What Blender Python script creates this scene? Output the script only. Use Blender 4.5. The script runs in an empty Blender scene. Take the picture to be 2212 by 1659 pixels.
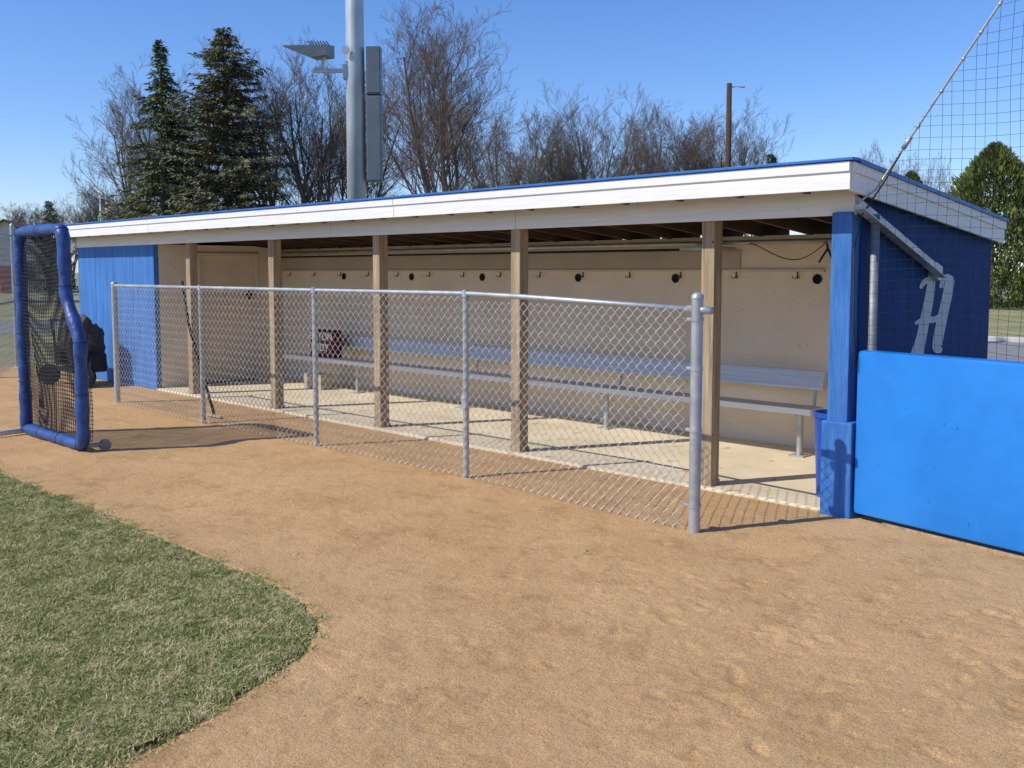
import bpy, bmesh, math, random
import numpy as np
from math import *
from mathutils import Vector, Matrix
random.seed(7); rng=np.random.default_rng(7)
sc=bpy.context.scene
sc.view_settings.view_transform='Standard'; sc.view_settings.look='None'; sc.view_settings.exposure=0
COL=bpy.context.collection

# ------------------------------------------------------------ materials
def mat(name,c1,c2=None,scale=8.0,rough=0.8,metal=0.0,bump=0.0,bscale=60.0,stretch=(1,1,1),detail=6,spec=0.3,lo=.35,hi=.65,speck=None,dist=0.01):
    m=bpy.data.materials.new(name);m.use_nodes=True;nt=m.node_tree;N=nt.nodes;L=nt.links
    b=N['Principled BSDF'];b.inputs['Roughness'].default_value=rough;b.inputs['Metallic'].default_value=metal
    b.inputs['Specular IOR Level'].default_value=spec
    b.inputs['Base Color'].default_value=(*c1,1)
    tc=N.new('ShaderNodeTexCoord');mp=N.new('ShaderNodeMapping');mp.inputs['Scale'].default_value=stretch
    L.new(tc.outputs['Object'],mp.inputs['Vector'])
    out=None
    if c2 is not None:
        n=N.new('ShaderNodeTexNoise');n.inputs['Scale'].default_value=scale;n.inputs['Detail'].default_value=detail;n.inputs['Roughness'].default_value=.65
        L.new(mp.outputs[0],n.inputs['Vector'])
        r=N.new('ShaderNodeValToRGB');r.color_ramp.elements[0].position=lo;r.color_ramp.elements[1].position=hi
        r.color_ramp.elements[0].color=(*c1,1);r.color_ramp.elements[1].color=(*c2,1)
        L.new(n.outputs['Fac'],r.inputs['Fac']);out=r.outputs['Color']
        if speck:
            v=N.new('ShaderNodeTexNoise');v.inputs['Scale'].default_value=speck[1];v.inputs['Detail'].default_value=2
            L.new(tc.outputs['Object'],v.inputs['Vector'])
            rr=N.new('ShaderNodeValToRGB');rr.color_ramp.elements[0].position=speck[2];rr.color_ramp.elements[1].position=speck[2]+.03
            L.new(v.outputs['Fac'],rr.inputs['Fac'])
            mx=N.new('ShaderNodeMix');mx.data_type='RGBA';L.new(rr.outputs['Color'],mx.inputs['Factor'])
            L.new(out,mx.inputs['A']);mx.inputs['B'].default_value=(*speck[0],1);out=mx.outputs['Result']
        L.new(out,b.inputs['Base Color'])
    if bump>0:
        n2=N.new('ShaderNodeTexNoise');n2.inputs['Scale'].default_value=bscale;n2.inputs['Detail'].default_value=5
        L.new(mp.outputs[0],n2.inputs['Vector'])
        bu=N.new('ShaderNodeBump');bu.inputs['Strength'].default_value=bump;bu.inputs['Distance'].default_value=dist
        L.new(n2.outputs['Fac'],bu.inputs['Height']);L.new(bu.outputs[0],b.inputs['Normal'])
    return m
M={}
M['blue_ply']=mat('blue_plywood',(.035,.145,.42),(.065,.21,.53),3,.7,bump=.35,bscale=14,stretch=(5,5,.6),speck=((.02,.07,.25),60,.70))
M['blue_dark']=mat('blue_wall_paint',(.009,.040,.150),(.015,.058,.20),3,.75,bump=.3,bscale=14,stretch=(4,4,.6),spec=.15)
M['blue_post']=mat('blue_post_paint',(.025,.12,.36),(.055,.19,.50),7,.6,bump=.6,bscale=20,stretch=(3,3,.35),speck=((.10,.10,.12),45,.71))
M['pad']=mat('vinyl_padding',(.008,.165,.53),(.018,.225,.68),1.1,.33,bump=.2,bscale=1.8,spec=.5,dist=.08,speck=((.006,.12,.42),18,.72))
M['white']=mat('white_fascia_paint',(.72,.71,.70),(.82,.81,.80),5,.5,bump=.5,bscale=18,stretch=(.5,6,9),dist=.004,speck=((.46,.44,.41),24,.74))
M['drip']=mat('blue_drip_edge',(.02,.12,.42),(.03,.16,.5),4,.45)
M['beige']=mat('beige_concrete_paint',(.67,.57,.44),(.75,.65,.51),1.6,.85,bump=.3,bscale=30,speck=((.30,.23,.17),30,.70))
M['band']=mat('painted_wall_shade',(.40,.34,.27),(.46,.40,.32),2,.85)  # darker beige: roof shade on the upper wall, put into the colour
M['beige2']=mat('beige_door_paint',(.60,.50,.38),(.67,.57,.45),2,.6)
M['slab']=mat('concrete_floor',(.60,.50,.335),(.76,.65,.46),1.4,.9,bump=.3,bscale=50,speck=((.52,.38,.21),6,.66))
M['wood']=mat('weathered_timber',(.20,.145,.09),(.50,.385,.25),3.2,.85,bump=.8,bscale=9,stretch=(9,9,.55),detail=9,lo=.3,hi=.7,speck=((.06,.04,.028),14,.74))
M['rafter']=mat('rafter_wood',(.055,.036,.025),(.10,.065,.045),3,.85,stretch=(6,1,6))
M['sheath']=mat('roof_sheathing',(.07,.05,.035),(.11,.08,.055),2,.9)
M['galv']=mat('galvanised_steel',(.36,.38,.39),(.50,.52,.53),9,.5,metal=.6,bump=.1,bscale=40)
M['dull']=mat('dull_weathered_steel',(.20,.21,.22),(.32,.33,.34),9,.6,metal=.5,bump=.2,bscale=40)
M['wire']=mat('galvanised_wire',(.56,.56,.54),(.70,.70,.68),20,.5,metal=.35)
M['alu']=mat('aluminium_bench',(.66,.66,.65),(.76,.76,.75),4,.5,metal=.3,stretch=(.4,10,10),bump=.1,bscale=10)
M['pole']=mat('galvanised_pole',(.38,.42,.45),(.52,.57,.60),5,.5,metal=.45,stretch=(1,1,.3),bump=.1)
M['box']=mat('grey_enclosure_paint',(.13,.155,.175),(.16,.185,.205),2,.45,metal=.2)
M['netb']=mat('black_netting',(.012,.012,.015),(.02,.02,.022),5,.8)
M['net2']=mat('dark_backstop_net',(.010,.014,.024),(.018,.025,.038),5,.9,spec=.1)
M['vinylnavy']=mat('navy_padded_sleeve',(.012,.046,.18),(.032,.088,.29),9,.45,bump=.7,bscale=9,spec=.45,dist=.025)
M['black']=mat('black_rubber',(.012,.012,.013),(.03,.03,.03),10,.7)
M['hook']=mat('dark_hook_metal',(.06,.05,.045),(.10,.09,.08),10,.6,metal=.3)
M['hole']=mat('dark_opening',(.006,.006,.006),(.01,.01,.01),10,.9)
M['whitep']=mat('white_plastic',(.7,.7,.68),(.78,.78,.76),10,.5)
M['tarp']=mat('brown_tarp',(.05,.035,.028),(.10,.075,.06),6,.6,bump=.8,bscale=8,dist=.03)
M['bluebin']=mat('blue_bin_plastic',(.008,.06,.32),(.012,.075,.40),5,.35,spec=.5)
M['maroon']=mat('maroon_fabric',(.09,.012,.018),(.14,.02,.03),9,.8)
M['block']=mat('concrete_block',(.34,.28,.2),(.46,.39,.29),14,.95,bump=.6,bscale=60)
M['bark']=mat('grey_bark',(.10,.08,.063),(.17,.14,.112),5,.95,bump=.6,bscale=12,stretch=(3,3,.7))
M['twig']=mat('bare_twigs',(.11,.085,.068),(.18,.145,.12),2,.95)
M['twigb']=mat('budding_twigs',(.10,.072,.056),(.16,.118,.092),2,.95)
M['brownpole']=mat('creosote_pole',(.055,.033,.022),(.09,.055,.035),4,.9,stretch=(3,3,.3))
M['asphalt']=mat('asphalt',(.20,.195,.19),(.27,.265,.255),3,.9,bump=.2)
M['kerb']=mat('kerb_concrete',(.45,.42,.38),(.55,.52,.47),5,.9)
M['emblem']=mat('grey_emblem_paint',(.46,.50,.54),(.53,.57,.61),5,.7)
M['siding']=mat('pale_siding',(.55,.53,.5),(.62,.6,.56),2,.7)
M['roofb']=mat('brown_shingles',(.14,.08,.05),(.2,.12,.08),5,.9)
M['redp']=mat('red_paint',(.35,.03,.03),(.42,.05,.04),5,.5)
M['leaf']=mat('dry_leaf',(.22,.14,.075),(.34,.23,.13),30,.9)

def foliage(name,a,b,c):
    m=bpy.data.materials.new(name);m.use_nodes=True;nt=m.node_tree;N=nt.nodes;L=nt.links
    bs=N['Principled BSDF'];bs.inputs['Roughness'].default_value=.75;bs.inputs['Specular IOR Level'].default_value=.2
    g=N.new('ShaderNodeNewGeometry');r=N.new('ShaderNodeValToRGB')
    r.color_ramp.elements[0].color=(*a,1);r.color_ramp.elements[1].color=(*c,1)
    e=r.color_ramp.elements.new(.5);e.color=(*b,1)
    L.new(g.outputs['Random Per Island'],r.inputs['Fac']);L.new(r.outputs['Color'],bs.inputs['Base Color'])
    return m
M['spruce']=foliage('spruce_needles',(.06,.095,.045),(.12,.145,.06),(.21,.21,.09))
M['pine']=foliage('pine_needles',(.09,.105,.055),(.16,.155,.075),(.26,.225,.12))
M['arbor']=foliage('arborvitae_scales',(.055,.09,.02),(.12,.15,.035),(.24,.24,.065))

def lawnmat():
    m=bpy.data.materials.new('turf_blades');m.use_nodes=True;nt=m.node_tree;N=nt.nodes;L=nt.links
    bs=N['Principled BSDF'];bs.inputs['Roughness'].default_value=.7;bs.inputs['Specular IOR Level'].default_value=.2
    g=N.new('ShaderNodeNewGeometry');tc=N.new('ShaderNodeTexCoord')
    n=N.new('ShaderNodeTexNoise');n.inputs['Scale'].default_value=5;n.inputs['Detail'].default_value=9;n.inputs['Roughness'].default_value=.78
    L.new(tc.outputs['Object'],n.inputs['Vector'])
    ad=N.new('ShaderNodeMath');ad.operation='MULTIPLY_ADD';ad.inputs[1].default_value=.85
    L.new(g.outputs['Random Per Island'],ad.inputs[0])
    s=N.new('ShaderNodeMath');s.operation='MULTIPLY_ADD';s.inputs[1].default_value=2.4;s.inputs[2].default_value=-1.07
    L.new(n.outputs['Fac'],s.inputs[0]);L.new(s.outputs[0],ad.inputs[2])
    r=N.new('ShaderNodeValToRGB');r.color_ramp.elements[0].color=(.125,.175,.035,1);r.color_ramp.elements[0].position=.1
    r.color_ramp.elements[1].color=(.70,.59,.34,1);r.color_ramp.elements[1].position=.95
    e=r.color_ramp.elements.new(.50);e.color=(.25,.285,.075,1)
    e=r.color_ramp.elements.new(.68);e.color=(.47,.43,.19,1)
    L.new(ad.outputs[0],r.inputs['Fac']);L.new(r.outputs['Color'],bs.inputs['Base Color'])
    return m
M['turf']=lawnmat()
M['turfbase']=mat('turf_soil',(.15,.155,.055),(.42,.34,.18),14,.95,bump=.8,bscale=90,detail=10)
M['field']=mat('dormant_grass',(.19,.20,.08),(.36,.32,.16),.5,.95,bump=.6,bscale=20,detail=12)

def dirtmat():
    m=bpy.data.materials.new('infield_dirt');m.use_nodes=True;nt=m.node_tree;N=nt.nodes;L=nt.links
    bs=N['Principled BSDF'];bs.inputs['Roughness'].default_value=.95;bs.inputs['Specular IOR Level'].default_value=.12
    tc=N.new('ShaderNodeTexCoord')
    def noise(s,d,ro=.6):
        n=N.new('ShaderNodeTexNoise');n.inputs['Scale'].default_value=s;n.inputs['Detail'].default_value=d;n.inputs['Roughness'].default_value=ro
        L.new(tc.outputs['Object'],n.inputs['Vector']);return n.outputs['Fac']
    def ramp(f,p0,c0,p1,c1):
        r=N.new('ShaderNodeValToRGB');r.color_ramp.elements[0].position=p0;r.color_ramp.elements[1].position=p1
        r.color_ramp.elements[0].color=(*c0,1);r.color_ramp.elements[1].color=(*c1,1);L.new(f,r.inputs['Fac']);return r.outputs['Color']
    def mul(a,b,fac=1):
        x=N.new('ShaderNodeMix');x.data_type='RGBA';x.blend_type='MULTIPLY';x.inputs['Factor'].default_value=fac
        L.new(a,x.inputs['A']);L.new(b,x.inputs['B']);return x.outputs['Result']
    base=ramp(noise(1.1,8),.35,(.56,.362,.180),.68,(.66,.438,.228))
    damp=ramp(noise(3.3,9,.78),.36,(.70,.66,.60),.50,(1,1,1))
    grain=ramp(noise(120,3,.8),.30,(.50,.45,.40),.60,(1.15,1.13,1.1))
    grain2=ramp(noise(330,2,.8),.32,(.5,.46,.42),.66,(1.3,1.28,1.25))
    c=mul(mul(base,damp,.7),grain,.8);c=mul(c,grain2,.8)
    L.new(c,bs.inputs['Base Color'])
    b1=N.new('ShaderNodeBump');b1.inputs['Strength'].default_value=.8;b1.inputs['Distance'].default_value=.005;L.new(noise(150,4,.75),b1.inputs['Height'])
    b2=N.new('ShaderNodeBump');b2.inputs['Strength'].default_value=.55;b2.inputs['Distance'].default_value=.014;L.new(noise(34,6,.65),b2.inputs['Height'])
    L.new(b1.outputs[0],b2.inputs['Normal']);L.new(b2.outputs[0],bs.inputs['Normal'])
    return m
M['dirt']=dirtmat()

# ------------------------------------------------------------ builders
def thing(name,label,cat,loc=(0,0,0),group=None):
    e=bpy.data.objects.new(name,None);e.location=loc;e.empty_display_size=.2;COL.objects.link(e)
    e['label']=label;e['category']=cat
    if group:e['group']=group
    return e
def wloc(o):
    v=Vector((0,0,0))
    while o: v+=o.location;o=o.parent
    return v
def mk(name,V,Fc,m,parent=None,smooth=False,label=None):
    me=bpy.data.meshes.new(name);me.from_pydata([tuple(v) for v in V],[],Fc);me.update()
    me.materials.append(m)
    if smooth:
        for p in me.polygons:p.use_smooth=True
    o=bpy.data.objects.new(name,me);COL.objects.link(o)
    if parent is not None:
        o.parent=parent;o.location=-wloc(parent)
    if label:o['label']=label
    return o
class B:
    def __init__(s):s.V=[];s.F=[]
    def add(s,V,F):
        n=len(s.V);s.V+=V;s.F+=[tuple(i+n for i in f) for f in F];return s
    def box(s,x0,x1,y0,y1,z0,z1,bev=0.004):
        bm=bmesh.new();bmesh.ops.create_cube(bm,size=1)
        for v in bm.verts:v.co=Vector(((x0+x1)/2+v.co.x*(x1-x0),(y0+y1)/2+v.co.y*(y1-y0),(z0+z1)/2+v.co.z*(z1-z0)))
        if bev>0:bmesh.ops.bevel(bm,geom=bm.edges[:],offset=min(bev,abs(x1-x0)/3,abs(y1-y0)/3,abs(z1-z0)/3),segments=2,affect='EDGES',profile=.6)
        bm.verts.index_update()
        s.add([v.co.copy() for v in bm.verts],[[v.index for v in f.verts] for f in bm.faces]);bm.free();return s
    def obox(s,c,ax,hs,bev=.003):
        n=len(s.V);s.box(-hs[0],hs[0],-hs[1],hs[1],-hs[2],hs[2],bev)
        X,Y,Z=[Vector(a).normalized() for a in ax];c=Vector(c)
        for i in range(n,len(s.V)):
            v=s.V[i];s.V[i]=c+X*v.x+Y*v.y+Z*v.z
        return s
    def tube(s,pts,r,k=6,closed=False,caps=True):
        P=[Vector(p) for p in pts];n=len(P);R=r if hasattr(r,'__len__') else [r]*n
        V=[];F=[];up=None
        for i in range(n):
            if closed:t=P[(i+1)%n]-P[i-1]
            else:t=P[min(i+1,n-1)]-P[max(i-1,0)]
            t.normalize()
            if up is None:
                up=t.orthogonal().normalized()
            else:
                up=(up-t*up.dot(t))
                up=up.normalized() if up.length>1e-6 else t.orthogonal().normalized()
            w=t.cross(up)
            for j in range(k):
                a=2*pi*(j+.5)/k;V.append(P[i]+(up*cos(a)+w*sin(a))*R[i])
        for i in range(n if closed else n-1):
            a=i*k;b=((i+1)%n)*k
            for j in range(k):F.append((a+j,a+(j+1)%k,b+(j+1)%k,b+j))
        if caps and not closed:
            F.append(tuple(range(k))[::-1]);F.append(tuple((n-1)*k+j for j in range(k)))
        return s.add(V,F)
    def obj(s,name,m,parent=None,smooth=False,label=None):
        return mk(name,s.V,s.F,m,parent,smooth,label)
def smooth_by_angle(o,a=40):
    me=o.data
    for p in me.polygons:p.use_smooth=True
    me.set_sharp_from_angle(angle=radians(a))

# ------------------------------------------------------------ camera
cam=bpy.data.cameras.new('camera');co=bpy.data.objects.new('camera',cam);COL.objects.link(co)
cam.sensor_width=36;cam.lens=2100/2212*36;cam.shift_y=-79.5/2212;cam.clip_end=3000;cam.clip_start=.05
co.location=(3.935,-6.141,1.6)
pt=radians(4.438)
d=Vector((-0.69749*cos(pt),0.71659*cos(pt),-sin(pt)))
co.rotation_euler=d.to_track_quat('-Z','Y').to_euler()
sc.camera=co
# ------------------------------------------------------------ light
w=bpy.data.worlds.new('World');sc.world=w;w.use_nodes=True
nt=w.node_tree;bg=nt.nodes['Background'];sky=nt.nodes.new('ShaderNodeTexSky');sky.sky_type='NISHITA';sky.sun_disc=False
EL=radians(42.5);AZ=Vector((-.45,-.89)).normalized()
sky.sun_elevation=EL;sky.sun_rotation=atan2(AZ.x,AZ.y);sky.air_density=1.0;sky.dust_density=.25;sky.ozone_density=4.0;sky.altitude=300
hs=nt.nodes.new('ShaderNodeHueSaturation');hs.inputs['Saturation'].default_value=1.18;hs.inputs['Value'].default_value=1.10
tint=nt.nodes.new('ShaderNodeMix');tint.data_type='RGBA';tint.blend_type='MULTIPLY';tint.inputs['Factor'].default_value=1;tint.inputs['B'].default_value=(.95,.93,1.10,1)
nt.links.new(sky.outputs[0],hs.inputs['Color']);nt.links.new(hs.outputs[0],tint.inputs['A']);nt.links.new(tint.outputs['Result'],bg.inputs[0]);bg.inputs[1].default_value=.14
sl=bpy.data.lights.new('sun','SUN');sl.energy=4.4;sl.angle=radians(.5);sl.color=(1,.95,.86)
so=bpy.data.objects.new('sun',sl);COL.objects.link(so)
so.rotation_euler=Vector((-AZ.x*cos(EL),-AZ.y*cos(EL),-sin(EL))).to_track_quat('-Z','Y').to_euler()
so.location=(-10,-20,25)

# ------------------------------------------------------------ ground
def sheet(name,poly,z,m,kind='structure'):
    o=mk(name,[(x,y,z) for x,y in poly],[tuple(range(len(poly)))],m);o['kind']=kind;return o
sheet('ground',[(-1500,-1500),(1500,-1500),(1500,1500),(-1500,1500)],-.07,M['field'])
sheet('road',[(-31,-90),(-24,-90),(-24,150),(-31,150)],-.062,M['asphalt'])
sheet('parking_lot',[(-7,6),(14,6),(14,18.5),(-7,18.5)],-.062,M['asphalt'])
k=B().box(-7,14,18.5,18.65,-.07,.06,.02).obj('kerb',M['kerb']);k['kind']='structure'

def vnoise(X,Y,s,seed):
    r=np.random.default_rng(seed);G=r.random((256,256))
    x=X/s+100;y=Y/s+100;i=np.floor(x).astype(int);j=np.floor(y).astype(int);fx=x-i;fy=y-j
    fx=fx*fx*(3-2*fx);fy=fy*fy*(3-2*fy);i%=255;j%=255
    return (G[i,j]*(1-fx)*(1-fy)+G[i+1,j]*fx*(1-fy)+G[i,j+1]*(1-fx)*fy+G[i+1,j+1]*fx*fy)-.5
GX=[-40,-.36,0,.33,.55,.69,.82,.90,.93,.97,.99];GY=[-3.40,-3.40,-3.45,-3.58,-3.82,-4.15,-4.48,-4.74,-4.94,-5.3,-12]
def yb(x):return np.interp(x,GX,GY)
xs=np.concatenate([np.arange(-13.6,-7,.2),np.arange(-7,-3.5,.035),np.arange(-3.5,4.6,.017),np.arange(4.6,12,.3)])
ys=np.concatenate([np.arange(-10,-5.6,.3),np.arange(-5.6,.02,.017),np.arange(.05,.5,.1)])
X,Y=np.meshgrid(xs,ys,indexing='ij')
Z=.020*vnoise(X,Y,1.3,1)+.005*vnoise(X,Y,.35,2)+.004*vnoise(X,Y,.12,3)+.004*vnoise(X,Y,.05,4)+.002*vnoise(X,Y,.025,5)
for n in range(3100):
    small=n>=1100
    if not small:
        cx0=rng.uniform(-1.2,4.4);cy0=rng.uniform(-5.5,-1.2)
        wgt=min(1,max(0,(cx0-.1)/1.8))
        if rng.random()>.12+.75*wgt: continue
        a=rng.uniform(0,pi);L0=rng.uniform(.03,.08);W0=rng.uniform(.015,.032);dp=rng.uniform(.003,.0085)*(.6+.5*wgt)
    else:
        cx0=rng.uniform(-6.5,4.4);cy0=rng.uniform(-5.5,-.9)
        a=rng.uniform(0,pi);L0=rng.uniform(.012,.04);W0=rng.uniform(.008,.018);dp=rng.uniform(.002,.006)*(1 if cx0>.5 else .6)
    i0,i1=np.searchsorted(xs,[cx0-.25,cx0+.25]);j0,j1=np.searchsorted(ys,[cy0-.25,cy0+.25])
    dx=X[i0:i1,j0:j1]-cx0;dy=Y[i0:i1,j0:j1]-cy0
    u=(dx*cos(a)+dy*sin(a))/L0;v=(-dx*sin(a)+dy*cos(a))/W0
    u=u+.45*v*v*rng.uniform(-1,1)
    q=u*u+v*v
    Z[i0:i1,j0:j1]+= -dp*np.exp(-q**2*1.2)+dp*.5*np.exp(-(np.sqrt(q)-1.45)**2*7)*(.5+.5*np.tanh(u*2))
Z-=.004
near=np.clip((-Y-.0)/.5,0,1);Z=Z*near+ -.004*(1-near)
ed=yb(X)-Y
ed=np.minimum(ed,np.where(X>-.5,(.98-X)*.8,9))
lo=np.clip(1-np.abs(ed)/.15,0,1);Z=Z*(1-.75*lo)
Z=np.where(ed>.10,-.03,Z)
nx,ny=X.shape
V=np.stack([X.ravel(),Y.ravel(),Z.ravel()],1)
idx=np.arange(nx*ny).reshape(nx,ny)
Fq=np.stack([idx[:-1,:-1].ravel(),idx[1:,:-1].ravel(),idx[1:,1:].ravel(),idx[:-1,1:].ravel()],1)
def npmesh(name,V,Fc,m,smooth=False):
    me=bpy.data.meshes.new(name);k=Fc.shape[1]
    me.vertices.add(len(V));me.vertices.foreach_set('co',V.astype(np.float32).ravel())
    me.loops.add(Fc.size);me.loops.foreach_set('vertex_index',Fc.astype(np.int32).ravel())
    me.polygons.add(len(Fc));me.polygons.foreach_set('loop_start',np.arange(0,Fc.size,k,dtype=np.int32))
    me.polygons.foreach_set('use_smooth',np.full(len(Fc),smooth))
    me.update(calc_edges=True);me.validate();me.materials.append(m)
    o=bpy.data.objects.new(name,me);COL.objects.link(o);return o
o=npmesh('dirt_ground',V,Fq,M['dirt'],True);o['kind']='structure'
bx=np.concatenate([[-14],np.linspace(-6,.87,90)])
poly=[(float(x)-.07,float(yb(x))-.07+.02*sin(x*23)+.015*sin(x*57)) for x in bx]
poly=[(-14,-10)]+poly+[(.86,-10)]
sheet('lawn_ground',poly,-.004,M['turfbase'])
def blades(n,x0,x1,y0,y1):
    x=rng.uniform(x0,x1,n);y=rng.uniform(y0,y1,n)
    jit=.14*vnoise(x,y,.22,11)+.13*vnoise(x,y,.06,12)+rng.normal(0,.030,n)
    dens=vnoise(x,y,.09,15)+.5*vnoise(x,y,.03,16)
    e=(yb(x)+jit)-y
    k=(e>0)&((dens>-.26)|(rng.random(n)<.3))&((e>.14)|(rng.random(n)<.2+e*5.5))
    x=x[k];y=y[k];e=e[k];n=len(x)
    h=rng.uniform(.006,.017,n)*(1+.7*vnoise(x,y,.15,13))*np.clip(.5+e*4,.5,1);a=rng.uniform(0,2*pi,n);wd=rng.uniform(.0010,.0021,n)
    le=rng.uniform(.5,2.6,n)*h;b=rng.uniform(0,2*pi,n)
    z=np.full(n,-.004)
    v0=np.stack([x-wd*np.cos(a),y-wd*np.sin(a),z],1);v1=np.stack([x+wd*np.cos(a),y+wd*np.sin(a),z],1)
    mx=x+.4*le*np.cos(b);my=y+.4*le*np.sin(b)
    v2=np.stack([mx+wd*.8*np.cos(a),my+wd*.8*np.sin(a),z+h*.65],1);v3=np.stack([mx-wd*.8*np.cos(a),my-wd*.8*np.sin(a),z+h*.65],1)
    v4=np.stack([x+le*np.cos(b),y+le*np.sin(b),z+h],1)
    V=np.stack([v0,v1,v2,v3,v4],1).reshape(-1,3)
    i=np.arange(n)*5
    T=np.concatenate([np.stack([i,i+1,i+2],1),np.stack([i,i+2,i+3],1),np.stack([i+3,i+2,i+4],1)])
    return V,T
V,T=blades(520000,-5.2,1.12,-5.5,-3.15)
o=npmesh('lawn_grass',V,T,M['turf']);o['kind']='stuff'
lb=B()
for i in range(170):
    x=random.uniform(-6,3.6);y=random.uniform(-5.2,-.5)
    if y<yb(x)+.05: continue
    s=random.uniform(.003,.009) if i%8 else random.uniform(.010,.018);a=random.uniform(0,6.28);c=Vector((x,y,.010));u=Vector((cos(a),sin(a),.2))*s;v=Vector((-sin(a),cos(a),.1))*s*.55
    lb.add([c-u,c+v+Vector((0,0,s*.4)),c+u,c-v],[(0,1,2,3)])
o=lb.obj('leaf_litter',M['leaf']);o['kind']='stuff'

# ------------------------------------------------------------ dugout
dug=thing('dugout','long low blue and beige baseball dugout with white fascia','dugout',(-5,1,0))
B().box(-8.685,.97,-.10,1.895,-.05,.02,.012).obj('floor',M['slab'],dug,label='stained concrete floor slab')
B().box(-8.685,1.0,1.90,2.1,-.05,1.93,0).obj('back_wall',M['beige'],dug)
B().box(-8.684,-.9,1.888,1.899,1.626,1.80,0).obj('upper_wall_shade',M['band'],dug)  # thin added strip that paints the shade band above the hook rail
lw=B().box(-8.80,-8.69,-.02,.52,-.05,1.97,0).box(-8.80,-8.69,1.50,1.9,-.05,1.97,0).box(-8.80,-8.69,.52,1.50,1.87,1.97,0).obj('inner_side_wall',M['beige'],dug)
door=B().box(-8.785,-8.74,.565,1.455,.03,1.83,.004).obj('door',M['beige2'],dug)
B().box(-8.79,-8.66,.525,.563,.02,1.865,.004).box(-8.79,-8.66,1.457,1.495,.02,1.865,.004).box(-8.79,-8.66,.563,1.457,1.832,1.865,.004).obj('door_frame',M['beige2'],door)
B().tube([(-8.74,1.38,1.27),(-8.67,1.38,1.27),(-8.67,1.28,1.27)],.012,8).box(-8.739,-8.73,1.355,1.405,1.2,1.34,.002).obj('handle',M['black'],door)
fw=B()
xx=-11.2
for wdt in [.62,.62,.62,.64]:
    fw.box(xx+.003,xx+wdt-.003,-.09,-.025,0,2.0,.005);xx+=wdt
fw.box(-11.2,-8.80,-.024,.05,-.05,2.0,0)
fw.box(-8.700,-8.692,-.09,-.025,0,1.97,0)
fw.box(-11.2,-11.1,.05,2.3,-.05,1.95,0)
fw.obj('storage_wall',M['blue_ply'],dug,label='bright blue plywood storage room wall')
B().box(-11.2,1.0,2.24,2.34,-.05,1.9,0).obj('rear_wall',M['blue_dark'],dug)
def rooftop(y):return 2.29-.095*(y+.38)
ew=B();ep=[(-.02,-.05),(2.42,-.05),(2.42,rooftop(2.42)-.14),(-.02,rooftop(-.02)-.16)]
V=[(1.0,y,z) for y,z in ep]+[(1.14,y,z) for y,z in ep]
ew.add([Vector(v) for v in V],[(3,2,1,0),(4,5,6,7),(0,1,5,4),(1,2,6,5),(2,3,7,6),(3,0,4,7)])
endw=ew.obj('end_wall',M['blue_dark'],dug,label='dark blue end wall with grey script letter')
B().box(.975,.999,-.02,1.895,.02,1.93,0).obj('inner_end_lining',M['beige'],dug)
def ribbon(b,pts,wd,x):
    n=len(pts);V=[]
    for i in range(n):
        a_=pts[max(i-1,0)];c_=pts[min(i+1,n-1)];tx,ty=c_[0]-a_[0],c_[1]-a_[1];l=hypot(tx,ty) or 1
        nx_,ny_=-ty/l,tx/l;w_=wd[i] if hasattr(wd,'__len__') else wd
        for s in (1,-1):
            u=pts[i][0]+nx_*w_*s;v=pts[i][1]+ny_*w_*s
            V.append(Vector((x,.87+(u-1985)*.0083,1.57-(v-595)*.00335)))
    b.add(V,[(2*i,2*i+1,2*i+3,2*i+2) for i in range(n-1)])
def crv(P,n=8):
    out=[];Q=[P[0]]+P+[P[-1]]
    for i in range(1,len(Q)-2):
        for s in range(n):
            t=s/n;r=[]
            for c in (0,1):
                p0,p1,p2,p3=Q[i-1][c],Q[i][c],Q[i+1][c],Q[i+2][c]
                r.append(.5*(2*p1+(p2-p0)*t+(2*p0-5*p1+4*p2-p3)*t*t+(3*p1-p0-3*p2+p3)*t**3))
            out.append(tuple(r))
    out.append(P[-1]);return out
def wv_(pts,ws):
    n=len(pts);return [float(np.interp(i/(n-1),np.linspace(0,1,len(ws)),ws)) for i in range(n)]
hb=B()
a=crv([(2021,602),(2016,645),(2008,690),(2001,730),(1992,768)]);ribbon(hb,a,wv_(a,[8,10.5,11,11.5,15]),1.1425)
a=crv([(1996,622),(2003,609),(2014,604),(2028,600)]);ribbon(hb,a,wv_(a,[3,6,7,4]),1.1428)
a=crv([(2064,603),(2058,640),(2048,690),(2040,735),(2039,757),(2050,765)]);ribbon(hb,a,wv_(a,[11,12,12,12.5,11,4]),1.1431)
a=crv([(2068,606),(2056,597),(2046,606),(2043,622)]);ribbon(hb,a,wv_(a,[8,6,5,5]),1.1434)
a=crv([(2050,684),(2028,692),(2006,690),(1986,697)]);ribbon(hb,a,wv_(a,[8,7,7,3]),1.1437)
hb.obj('emblem_letter',M['emblem'],endw,label='grey script capital H')
for x in (0,-1.95,-3.90,-5.85,-7.81):
    b=B().box(x-.055,x+.055,-.055,.055,.02,1.975,.008)
    if x!=0:b.box(x-.052,x-.02,-.058,-.0,.02,.16,.003)
    p=b.obj('post',M['wood'],dug,label='weathered square timber post')
    pb=B().box(x-.060,x+.060,-.060,.060,.018,.06,.002).obj('post_base',M['wood'],p)
hd=B()
jx=[-11.2,-8.5,-4.6,-1.9,1.13]
for a_,b_ in zip(jx[:-1],jx[1:]):hd.box(a_+.0025,b_-.0025,-.105,-.062,1.965,2.19,.004)
hd.obj('header_board',M['white'],dug)
B().box(-11.2,1.1,-.058,.055,1.98,2.16,0).obj('header_beam',M['rafter'],dug)
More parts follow.
